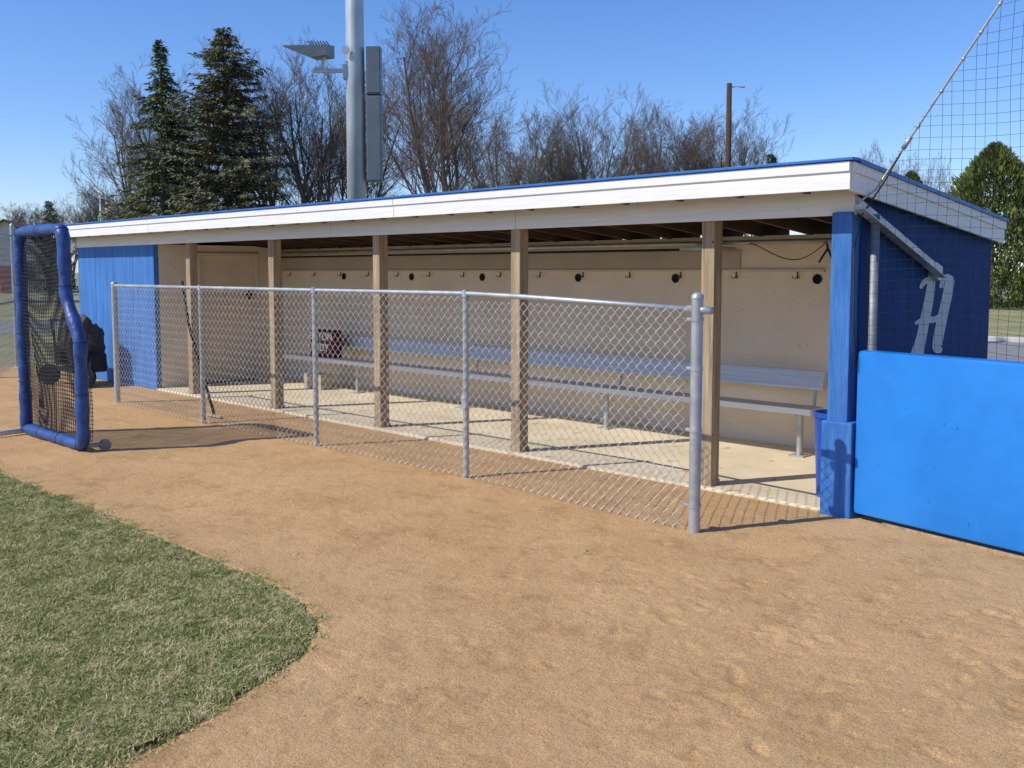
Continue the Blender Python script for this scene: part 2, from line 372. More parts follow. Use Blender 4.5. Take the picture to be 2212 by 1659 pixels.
B().box(.985,1.125,-.13,.0,.60,1.985,.010).obj('corner_post',M['blue_post'],dug,label='blue painted timber corner post')
B().box(.965,1.175,-.165,-.021,-.05,.625,.012).obj('corner_post_base',M['blue_post'],dug,label='wide blue painted lower post')
roof=B();x0,x1=-11.35,1.20
def rq(y0,y1,t0,t1):
    V=[Vector(v) for v in [(x0,y0,rooftop(y0)-t0),(x1,y0,rooftop(y0)-t0),(x1,y1,rooftop(y1)-t0),(x0,y1,rooftop(y1)-t0),(x0,y0,rooftop(y0)-t1),(x1,y0,rooftop(y0)-t1),(x1,y1,rooftop(y1)-t1),(x0,y1,rooftop(y1)-t1)]]
    roof.add(V,[(0,1,2,3),(7,6,5,4),(0,4,5,1),(1,5,6,2),(2,6,7,3),(3,7,4,0)])
rq(-.36,2.44,0,.022)
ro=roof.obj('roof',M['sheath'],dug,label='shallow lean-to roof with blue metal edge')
rb=B();x=-11.2
while x<1.15:
    ya,yb_=-.34,2.40
    V=[Vector(v) for v in [(x-.02,ya,rooftop(ya)-.15),(x+.02,ya,rooftop(ya)-.15),(x+.02,yb_,rooftop(yb_)-.15),(x-.02,yb_,rooftop(yb_)-.15),(x-.02,ya,rooftop(ya)-.024),(x+.02,ya,rooftop(ya)-.024),(x+.02,yb_,rooftop(yb_)-.024),(x-.02,yb_,rooftop(yb_)-.024)]]
    rb.add(V,[(3,2,1,0),(4,5,6,7),(0,1,5,4),(1,2,6,5),(2,3,7,6),(3,0,4,7)])
    x+=.5
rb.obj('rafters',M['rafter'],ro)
fb=B()
jx=[-11.37,-8.2,-3.2,1.225]
for a_,b_ in zip(jx[:-1],jx[1:]):
    fb.box(a_+.003,b_-.003,-.385,-.362,2.105,2.275,.003)
    fb.box(a_+.003,b_-.003,-.398,-.386,2.215,2.275,.003)
fb.obj('fascia_board',M['white'],ro)
for xr in (1.202,-11.372):
    rk=B()
    for (ta,tb,xa,xb) in ((.0,.175,xr,xr+.022),(.0,.06,xr+.023 if xr>0 else xr-.013,xr+.035 if xr>0 else xr-.001)):
        V=[];
        for X_ in (xa,xb):
            V+=[Vector((X_,-.361,rooftop(-.36)-.015-ta)),Vector((X_,2.46,rooftop(2.46)-.015-ta)),Vector((X_,2.46,rooftop(2.46)-.015-tb)),Vector((X_,-.361,rooftop(-.36)-.015-tb))]
        rk.add(V,[(0,1,2,3),(7,6,5,4),(0,4,5,1),(1,5,6,2),(2,6,7,3),(3,7,4,0)])
    rk.obj('rake_board',M['white'],ro)
de=B()
de.box(-11.40,1.25,-.412,-.30,2.280,2.298,.003)
V=[]
for X_ in (1.19,1.252):
    for y_ in (-.299,2.47):
        for t_ in (-.012,.014):V.append(Vector((X_,y_,rooftop(y_)-t_)))
de.add(V,[(0,1,3,2),(4,6,7,5),(0,4,5,1),(2,3,7,6),(1,5,7,3),(0,2,6,4)])
de.obj('drip_edge',M['drip'],ro)
B().box(-8.67,-.06,1.876,1.898,1.595,1.622,.003).obj('hook_rail',M['beige2'],dug)
B().tube([(-8.68,1.84,1.87),(.97,1.84,1.87)],.022,10).obj('conduit_pipe',M['galv'],dug,True)
B().tube([(-8.68,1.86,1.815),(-1.2,1.86,1.815)],.012,8).obj('conduit_pipe',M['black'],dug,True)
for x in (-7.13,-5.68,-4.38,-2.89,-1.63,-.13):
    ring=B();pts=[(x+.042*cos(t),1.893,1.535+.042*sin(t)) for t in np.linspace(0,2*pi,20,endpoint=False)]
    ring.tube(pts,.004,6,closed=True)
    v=ring.obj('vent_pipe',M['hook'],dug,True)
    B().tube([(x,1.899,1.535),(x,1.895,1.535)],.040,20).obj('vent_opening',M['hole'],v)
for i in range(14):
    x=-8.42+i*.624
    h=B()
    for s in (-1,1):
        h.tube([(x,1.874,1.585),(x,1.862,1.555),(x+s*.012,1.85,1.538),(x+s*.028,1.845,1.542),(x+s*.036,1.84,1.562)],.0042,6)
    h.box(x-.007,x+.007,1.870,1.876,1.55,1.60,.002)
    h.obj('coat_hook',M['hook'],dug,True)
cb=B();pts=[]
for i in range(24):
    t=i/23;pts.append((-.75+.75*t,1.80,1.86-.17*sin(pi*t**1.3)*.9))
cb.tube(pts,.0045,6)
cb.tube([(.0,1.80,1.84),(.02,1.78,1.80),(-.03,1.78,1.73),(-.06,1.78,1.68)],.009,6)
cb.tube([(.02,1.78,1.80),(.05,1.78,1.73),(.07,1.78,1.69)],.009,6)
cb.obj('hanging_cord',M['black'],dug,True)
B().box(-1.35,-.9,1.55,1.80,1.80,1.83,.004).obj('heater_plate',M['galv'],dug)

# ------------------------------------------------------------ bench
bn=thing('bench','long aluminium team bench with backrest bolted to the slab','bench',(-3.9,1.5,.02))
B().box(-7.84,.11,1.36,1.60,.415,.452,.008).box(-7.84,.11,1.352,1.362,.40,.452,.003).obj('seat',M['alu'],bn)
bk=B();c=Vector((-3.55,1.72,.655));ux=Vector((1,0,0));uz=Vector((0,.35,.94)).normalized();uy=uz.cross(ux)
bk.obox(c,(ux,uy,uz),(3.60,.016,.085),.008)
for t_ in (-.06,-.02,.02,.06):bk.obox(c+Vector((0,-.016,0))+uz*t_,(ux,uy,uz),(3.598,.005,.006),.002)
bk.obj('backrest',M['alu'],bn)
for x in (-.06,-2.18,-4.30,-6.33):
    l=B().tube([(x,1.51,.02),(x,1.51,.40)],.027,10).box(x-.07,x+.07,1.44,1.58,.02,.032,.002).box(x-.025,x+.025,1.37,1.60,.385,.413,.003)
    l.tube([(x+.03,1.58,.40),(x+.03,1.67,.41),(x+.03,1.70,.45),(x+.03,1.715,.60)],.014,8)
    smooth_by_angle(l.obj('leg',M['galv'],bn))
bgx=thing('tote_bag','maroon fabric tote with white lettering on the bench','bag',(-6.95,1.5,.452))
tb=B().box(-7.25,-6.72,1.40,1.56,.453,.82,.03).obj('bag_body',M['maroon'],bgx)
for s,x_,z_,sz in (('ENYON',-7.23,.69,.145),('BODY',-7.21,.54,.145)):
    c=bpy.data.curves.new('bag_lettering','FONT');c.body=s;c.size=sz;c.extrude=.001;c.offset=.003
    t_=bpy.data.objects.new('tmp',c);COL.objects.link(t_);bpy.context.view_layer.update()
    me=bpy.data.meshes.new_from_object(t_);bpy.data.objects.remove(t_)
    me.transform(Matrix.Translation((x_,1.395,z_))@Matrix.Rotation(pi/2,4,'X'))
    me.materials.clear();me.materials.append(M['whitep'])
    o=bpy.data.objects.new('lettering',me);COL.objects.link(o);o.parent=tb;o.location=-wloc(tb)
cb=thing('concrete_block','tan hollow concrete block standing under the bench','block',(-7.1,1.4,.02))
b=B()
for (a0,a1,b0,b1) in ((-7.3,-6.9,1.33,1.365),(-7.3,-6.9,1.495,1.53),(-7.3,-7.265,1.366,1.494),(-7.12,-7.08,1.366,1.494),(-6.935,-6.9,1.366,1.494)):
    b.box(a0,a1,b0,b1,.021,.22,.004)
b.obj('block_shell',M['block'],cb)

# ------------------------------------------------------------ chain link fence
def chainlink(bld,p0,p1,z0,z1,cell=.076,r=.0021,k=3,bow=.0):
    p0=Vector(p0);p1=Vector(p1);L_=(p1-p0).length;d=(p1-p0)/L_;nrm=Vector((-d.y,d.x))
    n=int(L_/(cell/2));hh=cell*.5
    rows=int((z1-z0)/hh)
    for i in range(n):
        s=(i+.5)*cell/2
        pts=[]
        for j in range(rows+1):
            side=1 if (j+i)%2 else -1
            q=s+side*cell/4*1.12
            off=side*.0035+bow*sin(s*2.1)*sin(pi*j/rows)
            p=p0+d*q+nrm*off
            pts.append((p.x,p.y,z0+j*hh+.004*sin(s*3.1)))
        bld.tube(pts,r,k,caps=False)
fe=thing('chain_link_fence','waist-high galvanised chain-link fence in front of the dugout','fence',(-3.5,-1.06,0))
fx=[(-7.77,-1.04),(-5.59,-1.07),(-3.56,-1.03),(-1.57,-1.0),(.62,-1.12)]
for i,(x,y) in enumerate(fx):
    if i==4:
        b=B().tube([(x,y,-.05),(x,y,1.44)],.036,16).tube([(x,y,1.438),(x,y,1.455),(x,y,1.47),(x,y,1.476)],[.040,.038,.026,.006],16)
        for z in (.15,.62,1.0,1.30):b.tube([(x,y,z),(x,y,z+.022)],.040,16).box(x-.065,x-.03,y-.02,y+.02,z,z+.02,.003)
    elif i==0:
        b=B().tube([(x,y,-.05),(x,y,1.45)],.034,14).tube([(x,y,1.45),(x,y,1.475),(x,y,1.485)],[.038,.03,.008],14)
        for z in (.2,.55,.95,1.25):b.tube([(x,y,z),(x,y,z+.02)],.038,14)
    else:
        b=B().tube([(x,y,-.05),(x,y,1.41)],.025,12).tube([(x,y,1.405),(x,y,1.46)],[.032,.028],12)
        for z in (.3,.6,.9,1.2):b.tube([(x,y,z),(x,y,z+.006)],.029,10)
    smooth_by_angle(b.obj('post',M['galv'],fe))
rail=B().tube([(fx[0][0],fx[0][1],1.432),(fx[1][0],fx[1][1],1.432),(fx[2][0],fx[2][1],1.43),(fx[3][0],fx[3][1],1.432),(-.9,-1.035,1.418),(.60,-1.11,1.37)],.019,12)
rail.tube([(.54,-1.108,1.372),(.72,-1.118,1.366)],.024,12)
rail.obj('top_rail',M['galv'],fe,True)
ml=B()
for a_,b_ in zip(fx[:-1],fx[1:]):
    chainlink(ml,(a_[0],a_[1]-.03),(b_[0]-(.05 if b_[0]>0 else 0),b_[1]-.03),.008,1.425 if b_[0]<0 else 1.385,r=.0027,bow=.008)
ml.obj('wire_mesh',M['wire'],fe)

lf=thing('chain_link_fence','tall galvanised chain-link field fence beside grass','fence',(-13.65,-.19,0))
for (x,y) in ((-13.65,-.19),(-11.9,-1.07),(-11.6,1.6)):
    smooth_by_angle(B().tube([(x,y,-.07),(x,y,2.38)],.035,12).tube([(x,y,2.38),(x,y,2.42)],[.04,.01],12).obj('post',M['galv'],lf))
B().tube([(-11.9,-1.07,2.2),(-13.65,-.19,2.2),(-11.6,1.6,2.2)],.021,8).tube([(-11.9,-1.07,1.1),(-13.65,-.19,1.1),(-11.6,1.6,1.1)],.021,8).obj('top_rail',M['galv'],lf,True)
ml=B();chainlink(ml,(-13.65,-.19),(-11.9,-1.07),.0,2.2,cell=.09,r=.0018);chainlink(ml,(-13.65,-.19),(-11.6,1.6),.0,2.2,cell=.09,r=.0018)
ml.obj('wire_mesh',M['dull'],lf)

# ------------------------------------------------------------ pitching screen
ps=thing('pitching_screen','navy padded L-shaped batting practice screen with black net','sports screen',(-5.45,-2.67,0))
out=[(-6.13,.06),(-6.13,1.0),(-6.13,1.90),(-6.09,1.97),(-6.02,1.985),(-5.18,1.985),(-5.09,1.97),(-5.05,1.90),(-5.04,1.42),(-5.01,1.34),(-4.80,1.06),(-4.76,.98),(-4.76,.10),(-4.80,.06)]
fp=[]
for i,(x,z) in enumerate(out):
    x2,z2=out[(i+1)%len(out)];L_=hypot(x2-x,z2-z);n=max(1,int(L_/.05))
    for s in range(n):
        t=s/n;fp.append((x+(x2-x)*t,-2.67,z+(z2-z)*t))
rr=[.056+.004*sin(i*1.3)+.003*sin(i*.47) for i in range(len(fp))]
B().tube(fp,rr,12,closed=True).obj('padded_frame',M['vinylnavy'],ps,True)
for i in range(0,len(fp),9):
    p=Vector(fp[i]);t=(Vector(fp[(i+1)%len(fp)])-p).normalized()
    a_=t.cross(Vector((0,1,0)));B().tube([p+(a_*cos(q)+Vector((0,1,0))*sin(q))*.060 for q in np.linspace(0,2*pi,14,endpoint=False)],.003,5,closed=True).obj('lace',M['black'],ps)
def xr(z):
    if z<=.98:return -4.79
    if z<=1.38:return -4.79+(-5.06+4.79)*(z-.98)/.40
    return -5.07
nb=B()
for lay,oy in ((0,-2.665),(1,-2.60)):
    z=.07+lay*.02
    while z<1.95:
        pts=[(x,oy+.02*sin(x*5+z*3)+lay*.03*sin(z*3),z+.012*sin(x*7+lay*2)) for x in np.linspace(-6.10,xr(z),9)]
        nb.tube(pts,.0034,3,caps=False);z+=.036
    x=-6.10+lay*.02
    while x<-4.8:
        zt=1.95 if x<-5.07 else (1.38-(x+5.06)/.27*.40 if x<-4.79 else .98)
        pts=[(x+.008*sin(z*6+lay),oy+.02*sin(x*5+z*3)+lay*.03*sin(z*3),z) for z in np.linspace(.07,zt,10)]
        nb.tube(pts,.0034,3,caps=False);x+=.036
nb.obj('net',M['netb'],ps)
B().tube([(-6.13,-3.45,.04),(-6.13,-3.3,.035),(-6.13,-2.62,.04)],.024,10).obj('foot_bar',M['whitep'],ps,True)
smooth_by_angle(B().tube([(-4.72,-2.64,.06),(-4.70,-2.52,.06)],.018,8).tube([(-4.73,-2.50,.05),(-4.69,-2.50,.05)],.05,18).obj('wheel',M['dull'],ps))

# ------------------------------------------------------------ cart
ct=thing('utility_cart','two-wheeled field cart with crumpled brown tarp','cart',(-10.0,-.55,0))
b=B().box(-10.45,-9.75,-.80,-.38,.20,.25,.02).box(-9.80,-9.62,-.60,-.36,.20,.46,.03).tube([(-10.4,-.75,.27),(-10.5,-.75,.75),(-10.6,-.75,.90),(-10.6,-.42,.90),(-10.5,-.42,.75),(-10.4,-.42,.27)],.018,8)
b.obj('cart_frame',M['black'],ct)
bm=bmesh.new();bmesh.ops.create_icosphere(bm,subdivisions=5,radius=1)
from mathutils import noise as mn
for v in bm.verts:
    c=v.co.copy();n_=mn.noise(c*1.6)*.32+abs(mn.noise(c*4.5))*.22+abs(mn.noise(c*11))*.06
    v.co=Vector((c.x*.27,c.y*.24,max(c.z,-.8)*.34))*(1+n_);v.co+=Vector((-9.93,-.58,.62))
me=bpy.data.meshes.new('tarp');bm.to_mesh(me);bm.free();me.materials.append(M['tarp'])
for p in me.polygons:p.use_smooth=True
o=bpy.data.objects.new('tarp_cover',me);COL.objects.link(o);o.parent=ct;o.location=-wloc(ct)
B().box(-10.45,-10.2,-.78,-.42,.28,.55,.04).obj('engine_box',M['black'],ct)
fwd=Vector((.70,-.71,0))
for (x,y) in ((-9.66,-.66),(-10.40,-.86)):
    c=Vector((x,y,.145));wh=B().tube([c-fwd*.035,c-fwd*.03,c+fwd*.03,c+fwd*.035],[.12,.145,.145,.12],24).obj('wheel',M['black'],ct);smooth_by_angle(wh,30)
    B().tube([c+fwd*.036,c+fwd*.045],.07,18).obj('hub',M['whitep'] if x>-10 else M['black'],wh)

rk=thing('field_rake','dark-handled field rake leaning on the chain-link fence','rake',(-5.85,-.78,0))
B().tube([(-5.86,-.80,.03),(-6.03,-.98,1.0),(-6.10,-1.015,1.50)],.015,8).obj('handle',M['black'],rk,True)
B().box(-6.00,-5.70,-.815,-.785,.0,.022,.004).obj('rake_head',M['block'],rk)

tb=thing('trash_bin','blue plastic waste bin tucked behind the corner post','bin',(.84,.30,.02))
b=B();prof=[(.105,.02),(.128,.58),(.14,.585),(.14,.62),(.125,.62),(.10,.06)]
V=[];k_=24
for r_,z_ in prof:
    for j in range(k_):
        a=2*pi*j/k_;V.append(Vector((.835+r_*cos(a),.28+r_*sin(a),z_)))
Fc=[(i*k_+j,i*k_+(j+1)%k_,(i+1)*k_+(j+1)%k_,(i+1)*k_+j) for i in range(len(prof)-1) for j in range(k_)]
Fc.append(tuple(range(k_))[::-1]);Fc.append(tuple((len(prof)-1)*k_+j for j in range(k_)))
b.add(V,Fc);smooth_by_angle(b.obj('bin_shell',M['bluebin'],tb))

# ------------------------------------------------------------ padded wall
pw=thing('padded_wall','bright blue vinyl padded low wall beside the dugout','padded wall',(2.3,-.3,0))
P0=Vector((1.185,-.14,0));P1=Vector((2.28,-.36,0));dd=(P1-P0).normalized();nn=Vector((dd.y,-dd.x,0))
def padpanel(s0,s1):
    b=B();c=P0+dd*((s0+s1)/2)-nn*.05+Vector((0,0,.567));b.obox(c,(dd,nn,Vector((0,0,1))),((s1-s0)/2,.055,.532),.03);return b
smooth_by_angle(padpanel(0,1.8).obj('pad',M['pad'],pw));smooth_by_angle(padpanel(1.803,3.6).obj('pad',M['pad'],pw))
b=B();b.obox(P0+dd*1.8-nn*.12+Vector((0,0,.55)),(dd,nn,Vector((0,0,1))),(1.8,.012,.50),.002);b.obj('backing_board',M['wood'],pw)
b=B();b.obox(P0+dd*1.9-nn*.05+Vector((0,0,-.01)),(dd,nn,Vector((0,0,1))),(1.7,.03,.022),.004);b.obj('ground_board',M['wood'],pw)

# ------------------------------------------------------------ net system
nt_=thing('backstop_net','dark backstop netting hung from a steel cable and post','netting',(1.21,.02,0))
B().tube([(1.205,.03,-.05),(1.205,.03,1.97)],.029,14).obj('net_post',M['dull'],nt_,True)
def ny_(x):return -.16-.19*(x-1.19)+.07
def cz(x):return 2.09+(x-1.24)*1.315
cbp=[(1.19,-.2,2.03)]+[(x,ny_(x),cz(x)) for x in np.linspace(1.26,3.7,14)]
b=B().tube(cbp,.0075,8)
for i in range(20):
    x=1.3+i*.12+.02*sin(i*5);b.tube([(x,ny_(x)-.003,cz(x)-.004),(x+.012,ny_(x)+.003,cz(x)+.016)],.0100,8)
b.tube([(1.44,ny_(1.44),cz(1.44)),(1.49,ny_(1.49),cz(1.49))],.015,8)
b.obj('steel_cable',M['galv'],nt_,True)
nb=B();cell=.066;x=1.22
while x<3.6:
    zt=cz(x)
    pts=[(x+.012*sin(z*4+x*3)+.006*sin(x*31),ny_(x)+.03*sin(z*2.1+x*4),z) for z in np.linspace(.95,zt,max(3,int((zt-.95)/.1)))]
    nb.tube(pts,.0012,3,caps=False);x+=cell
z=1.0
while z<5.0:
    xa=max(1.2,1.24+(z-2.09)/1.315)
    if xa<3.5:
        pts=[(x,ny_(x)+.03*sin(z*2.1+x*4),z+.022*sin(x*4+z)+.006*sin(z*29)) for x in np.linspace(xa,3.6,24)]
        nb.tube(pts,.0012,3,caps=False)
    z+=cell
nb.obj('net',M['net2'],nt_)
B().tube([(1.16,-.17,1.75),(1.20,-.17,1.95),(1.33,-.15,2.15),(1.43,-.14,2.33)],.005,6).tube([(1.19,-.17,.98),(1.17,-.17,1.3),(1.16,-.17,1.75)],.007,6).obj('tie_rope',M['black'],nt_,True)
A=Vector((1.185,-.22,2.035));Bv=Vector((1.185,1.17,1.60));ax=(Bv-A).normalized();sx=Vector((1,0,0));up=sx.cross(ax)
b=B();c=(A+Bv)/2;L2=(Bv-A).length/2
b.obox(c,(ax,sx,up),(L2,.004,.045),.001)
b.obox(c+sx*.034-up*.042,(ax,sx,up),(L2,.030,.004),.001)
b.obox(Bv+Vector((-.02,0,-.0)),(ax,sx,up),(.07,.025,.055),.002)
br=b.obj('angle_brace',M['galv'],nt_)
for s in (-.6,-.45,.4,.52,.64):
    B().tube([c+ax*s+sx*.003,c+ax*s+sx*.010],.010,8).obj('bolt',M['black'],br)

# ------------------------------------------------------------ light pole
lp=thing('light_pole','tall galvanised stadium light pole with floodlight and grey boxes','light pole',(-10.7,4.8,-.07))
px0,py0=-10.7,4.8;Rv=Vector((.7166,.6975,0));Fv=Vector((-.6975,.7166,0));Cp=Vector((px0,py0,0));Up=Vector((0,0,1))
B().tube([(px0,py0,-.07),(px0,py0,6),(px0,py0,14)],[.185,.165,.13],28).obj('pole_shaft',M['pole'],lp,True)
for (za,zb) in ((3.24,4.78),(4.81,5.66)):
    b=B();b.obox(Cp+Rv*.345-Fv*.02+Up*((za+zb)/2),(Rv,Fv,Up),(.130,.13,(zb-za)/2),.012)
    b.obox(Cp+Rv*.345-Fv*.155+Up*((za+zb)/2),(Rv,Fv,Up),(.118,.006,(zb-za)/2-.03),.004)
    b.obj('control_box',M['box'],lp)
b=B();b.obox(Cp-Rv*.12-Fv*.02+Up*5.22,(Rv,Fv,Up),(.09,.09,.13),.01);b.obox(Cp-Rv*.42-Fv*.05+Up*5.24,(Rv,Fv,Up),(.34,.03,.035),.008)
b.obox(Cp-Rv*.66-Fv*.05+Up*5.28,(Rv,Fv,Up),(.07,.05,.025),.008)
b.tube([Cp-Rv*.60-Fv*.05+Up*5.27,Cp-Rv*.56-Fv*.05+Up*5.50],.035,8)
b.tube([Cp-Rv*.14-Fv*.19+Up*5.58,Cp-Rv*.14-Fv*.21+Up*5.58],.07,18)
b.obj('bracket_arm',M['pole'],lp)
fl=B()
def pnt(r,f,u):return Cp+Rv*r+Fv*f+Up*u
Vv=[pnt(-1.25,-.30,5.64),pnt(-1.10,.30,5.73),pnt(-.42,.26,5.75),pnt(-.46,-.26,5.66),
    pnt(-1.24,-.30,5.615),pnt(-1.09,.30,5.705),pnt(-.42,.26,5.52),pnt(-.48,-.26,5.48),
    pnt(-.78,-.27,5.44),pnt(-.74,.27,5.49)]
fl.add(Vv,[(0,1,2,3),(0,4,5,1),(2,6,7,3),(0,3,7,8,4),(1,5,9,6,2),(8,7,6,9)])
for t in np.linspace(-.36,.36,7):
    q=Cp-Rv*(.64)-Fv*(.05)+Rv*(t*.45)+Up*(5.720);fl.obox(q,(Rv,Fv,Up),(.006,.20,.012),.001)
hd_=fl.obj('floodlight_hood',M['box'],lp)
g_=B();g_.add([pnt(-1.23,-.29,5.612),pnt(-1.08,.29,5.700),pnt(-.75,.26,5.495),pnt(-.79,-.26,5.445)],[(0,1,2,3)]);g_.obj('lamp_glass',M['box'],hd_)

up_=thing('utility_pole','plain dark brown wooden utility pole with small lamp arm','utility pole',(-23.1,37.4,-.07))
B().tube([(-23.1,37.4,-.07),(-23.1,37.4,11.1)],[.17,.13],12).obj('pole_shaft',M['brownpole'],up_,True)
c=Vector((-23.1,37.4,10.9));b=B().tube([c,c+Rv*.55+Up*.05],.03,6);b.obox(c+Rv*.66+Up*.03,(Rv,Fv,Up),(.13,.08,.045),.02);b.obj('lamp_arm',M['pole'],up_)

# ------------------------------------------------------------ trees
def baretree(seed,H,Wd,stems=6,bud=False,kids=(9,7,6,5)):
    r=random.Random(seed);T=B();Cw=B()
    def grow(p,d,L,rad,lev):
        n=4 if lev<2 else 3
        pts=[p.copy()];q=p.copy();dd=d.copy();st=L/n
        for i in range(n):
            j=.08 if lev<1 else .14
            dd=(dd+Vector((r.gauss(0,j),r.gauss(0,j),r.gauss(0,j*.6)+.06))).normalized()
            q=q+dd*st;pts.append(q.copy())
        rs=[rad*(1-.68*i/n) for i in range(n+1)]
        tgt=T if lev<=1 else Cw
        tgt.tube(pts,rs,6 if lev==0 else (4 if lev<3 else 3),caps=False)
        if lev>=4:return
        nc=kids[lev]
        for c in range(nc):
            t=.20+.80*(c+r.random()*.8)/nc
            if t>1:t=1
            k=min(int(t*n),n-1);f=t*n-k
            pp=pts[k].lerp(pts[k+1],f);base=(pts[k+1]-pts[k]).normalized()
            ang=r.uniform(.42,.90);az=r.uniform(0,2*pi)
            o_=base.orthogonal().normalized();o2=base.cross(o_)
            nd=(base*cos(ang)+(o_*cos(az)+o2*sin(az))*sin(ang)).normalized()
            nd=(nd+Vector((0,0,.14))).normalized()
            grow(pp,nd,L*r.uniform(.36,.56)*(1.18-.45*t),max(rad*(1-.68*t)*r.uniform(.42,.60),.0072),lev+1)
    tr=.021*H;h0=H*r.uniform(.12,.2)
    T.tube([(0,0,-.2),(0,0,.2),(.03,.02,h0*.6),(0,0,h0)],[tr*1.5,tr*1.1,tr*.95,tr*.85],9)
    for s in range(stems):
        az=2*pi*s/stems+r.uniform(-.4,.4);lean=r.uniform(.15,.66)*Wd/(H*.5) if s else .05
        d_=Vector((cos(az)*lean,sin(az)*lean,1)).normalized()
        grow(Vector((0,0,h0*r.uniform(.75,1))),d_,(H-h0)*r.uniform(.74,.90),tr*r.uniform(.38,.58),0)
    zs=sorted(v.z for v in Cw.V);zm=zs[int(len(zs)*.999)];s=H/zm
    for Q in (T,Cw):Q.V=[v*s for v in Q.V]
    mt=bpy.data.meshes.new('trunk');mt.from_pydata([tuple(v) for v in T.V],[],T.F);mt.materials.append(M['bark'])
    mc=bpy.data.meshes.new('crown');mc.from_pydata([tuple(v) for v in Cw.V],[],Cw.F);mc.materials.append(M['twigb' if bud else 'twig'])
    return mt,mc
def addtree(name,meshes,loc,s=(1,1,1),rot=0,label='',cat='tree',group=None):
    e=thing(name,label,cat,loc,group);e.scale=s;e.rotation_euler=(0,0,rot)
    for nm,me in zip(('trunk','crown'),meshes):
        o=bpy.data.objects.new(nm,me);COL.objects.link(o);o.parent=e
    return e
protos=[baretree(11,14,5.8,8,True,(10,7,6,5)),baretree(12,13,5.0,6),baretree(13,13,4.8,6),baretree(14,12.5,5.2,6)]
BT=[(0,(-29.7,24.0),14.0,1.02),(1,(-38,36.9),12.4,1.05),(2,(-34.2,40.5),13.1,.95),(3,(-31.9,42.7),12.3,.95),(1,(-29,45.5),11.9,1.0),
(3,(-37.3,40.3),11.6,1.1),(0,(-32.2,46.6),11.6,1.1),(2,(-27.8,46.7),11.2,.95),
(1,(-39.7,24.0),13.8,.95),(2,(-44.8,24.6),13.9,1.15),(3,(-50.4,19.1),12.6,1.0),(1,(-50.1,22.2),13.9,1.0),(3,(-41.8,27.6),13.0,1.0),
(3,(-22,52.4),9.8,.7),(2,(-23.6,64.8),10.3,.8),
(0,(-91.6,26.5),8.0,1.2),(3,(-89.8,28.3),8.4,1.2),(2,(-87.9,30.1),8.4,1.2),(0,(-86.2,31.8),9.6,1.1),(1,(-82,33),9,1.2),(2,(-35.5,33),9.5,1.0),(3,(-42.5,47.5),12.6,1.1)]
Hs=[14,13,13,12.5]
for i,(k,(x,y),H,ws) in enumerate(BT):
    s=H/Hs[k]
    addtree('bare_tree',protos[k],(x,y,-.07),(s*ws,s*ws,s),i*1.9,
      'broad leafless tree with reddish buds on grass' if k==0 else 'leafless deciduous tree with fine grey twigs','tree','bare trees beyond the dugout')
def conifer(seed,H,R0,m,droop=.25,dens=1.0,irr=.25,step=.26,low=.06,expo=.85,tip=.10,per=3):
    r=random.Random(seed);V=[];F=[];T=B()
    z=low*H
    while z<H*.985:
        t=(z-low*H)/(H*(1-low));rad=R0*(1-t)**expo*(1+irr*.45*sin(z*2.3+seed))+tip*(1-t**8)+.05
        nb_=int((5+6*(1-t))*dens)
        for b in range(nb_):
            az=r.uniform(0,2*pi);L=rad*r.uniform(1-irr*1.6,1.10)
            dv=Vector((cos(az),sin(az),0));sd=Vector((-sin(az),cos(az),0));n=max(3,int(L/.11))
            if L>.8:T.tube([Vector((0,0,z)),dv*L*.5+Vector((0,0,z+L*(.09-droop*.25))),dv*L*.9+Vector((0,0,z+L*(.16-droop*.8)))],[.03,.02,.006],3,caps=False)
            for i in range(n):
                q=(i+.6)/n
                if q<.22 and L>1.2:continue
                zz=z+L*(.18*q-droop*q*q)+.28*L*max(0,q-.7)
                wsp=.25*L*(1-q)*.9+.08
                for s in range(per):
                    o_=r.uniform(-1,1)*wsp
                    c=dv*(L*q)+sd*o_+Vector((0,0,zz+r.gauss(0,.045)))
                    ln=r.uniform(.12,.30);w_=r.uniform(.03,.06)
                    dr=(dv*.8+sd*(o_/wsp)*.8+Vector((0,0,r.uniform(-.75,.20)))).normalized()
                    sx_=dr.cross(Vector((r.uniform(-.9,.9),r.uniform(-.9,.9),1))).normalized()
                    k=len(V);V+=[c-sx_*w_,c+sx_*w_,c+dr*ln+sx_*w_*.3,c+dr*ln-sx_*w_*.3];F.append((k,k+1,k+2,k+3))
        z+=step*r.uniform(.7,1.3)*(1-.5*t)
    me=bpy.data.meshes.new('crown');me.from_pydata([tuple(v) for v in V],[],F);me.materials.append(m)
    T.tube([(0,0,-.2),(0,0,H*.5),(0,0,H*.99)],[.02*H,.012*H,.01],8)
    mt=bpy.data.meshes.new('trunk');mt.from_pydata([tuple(v) for v in T.V],[],T.F);mt.materials.append(M['bark'])
    return mt,me
addtree('spruce_tree',conifer(3,13.4,3.8,M['spruce'],.32,1.15,.28,.31,expo=1.0,per=4),(-43.6,17.3,-.07),label='tall narrow dark green spruce with layered boughs')
addtree('spruce_tree',conifer(5,14.1,4.6,M['pine'],.18,1.25,.42,.26,expo=.72,tip=.55,per=4),(-41.4,19.6,-.07),label='broad shaggy olive-green spruce with uneven outline')
addtree('spruce_tree',conifer(8,6.8,1.7,M['spruce'],.25,1,.3,.26),(-68.7,21,-.07),label='small dark spruce far across the road')
addtree('spruce_tree',conifer(9,9.0,1.6,M['spruce'],.25,1,.3,.28),(-26.6,47.9,-.07),label='slim dark spruce among leafless trees')
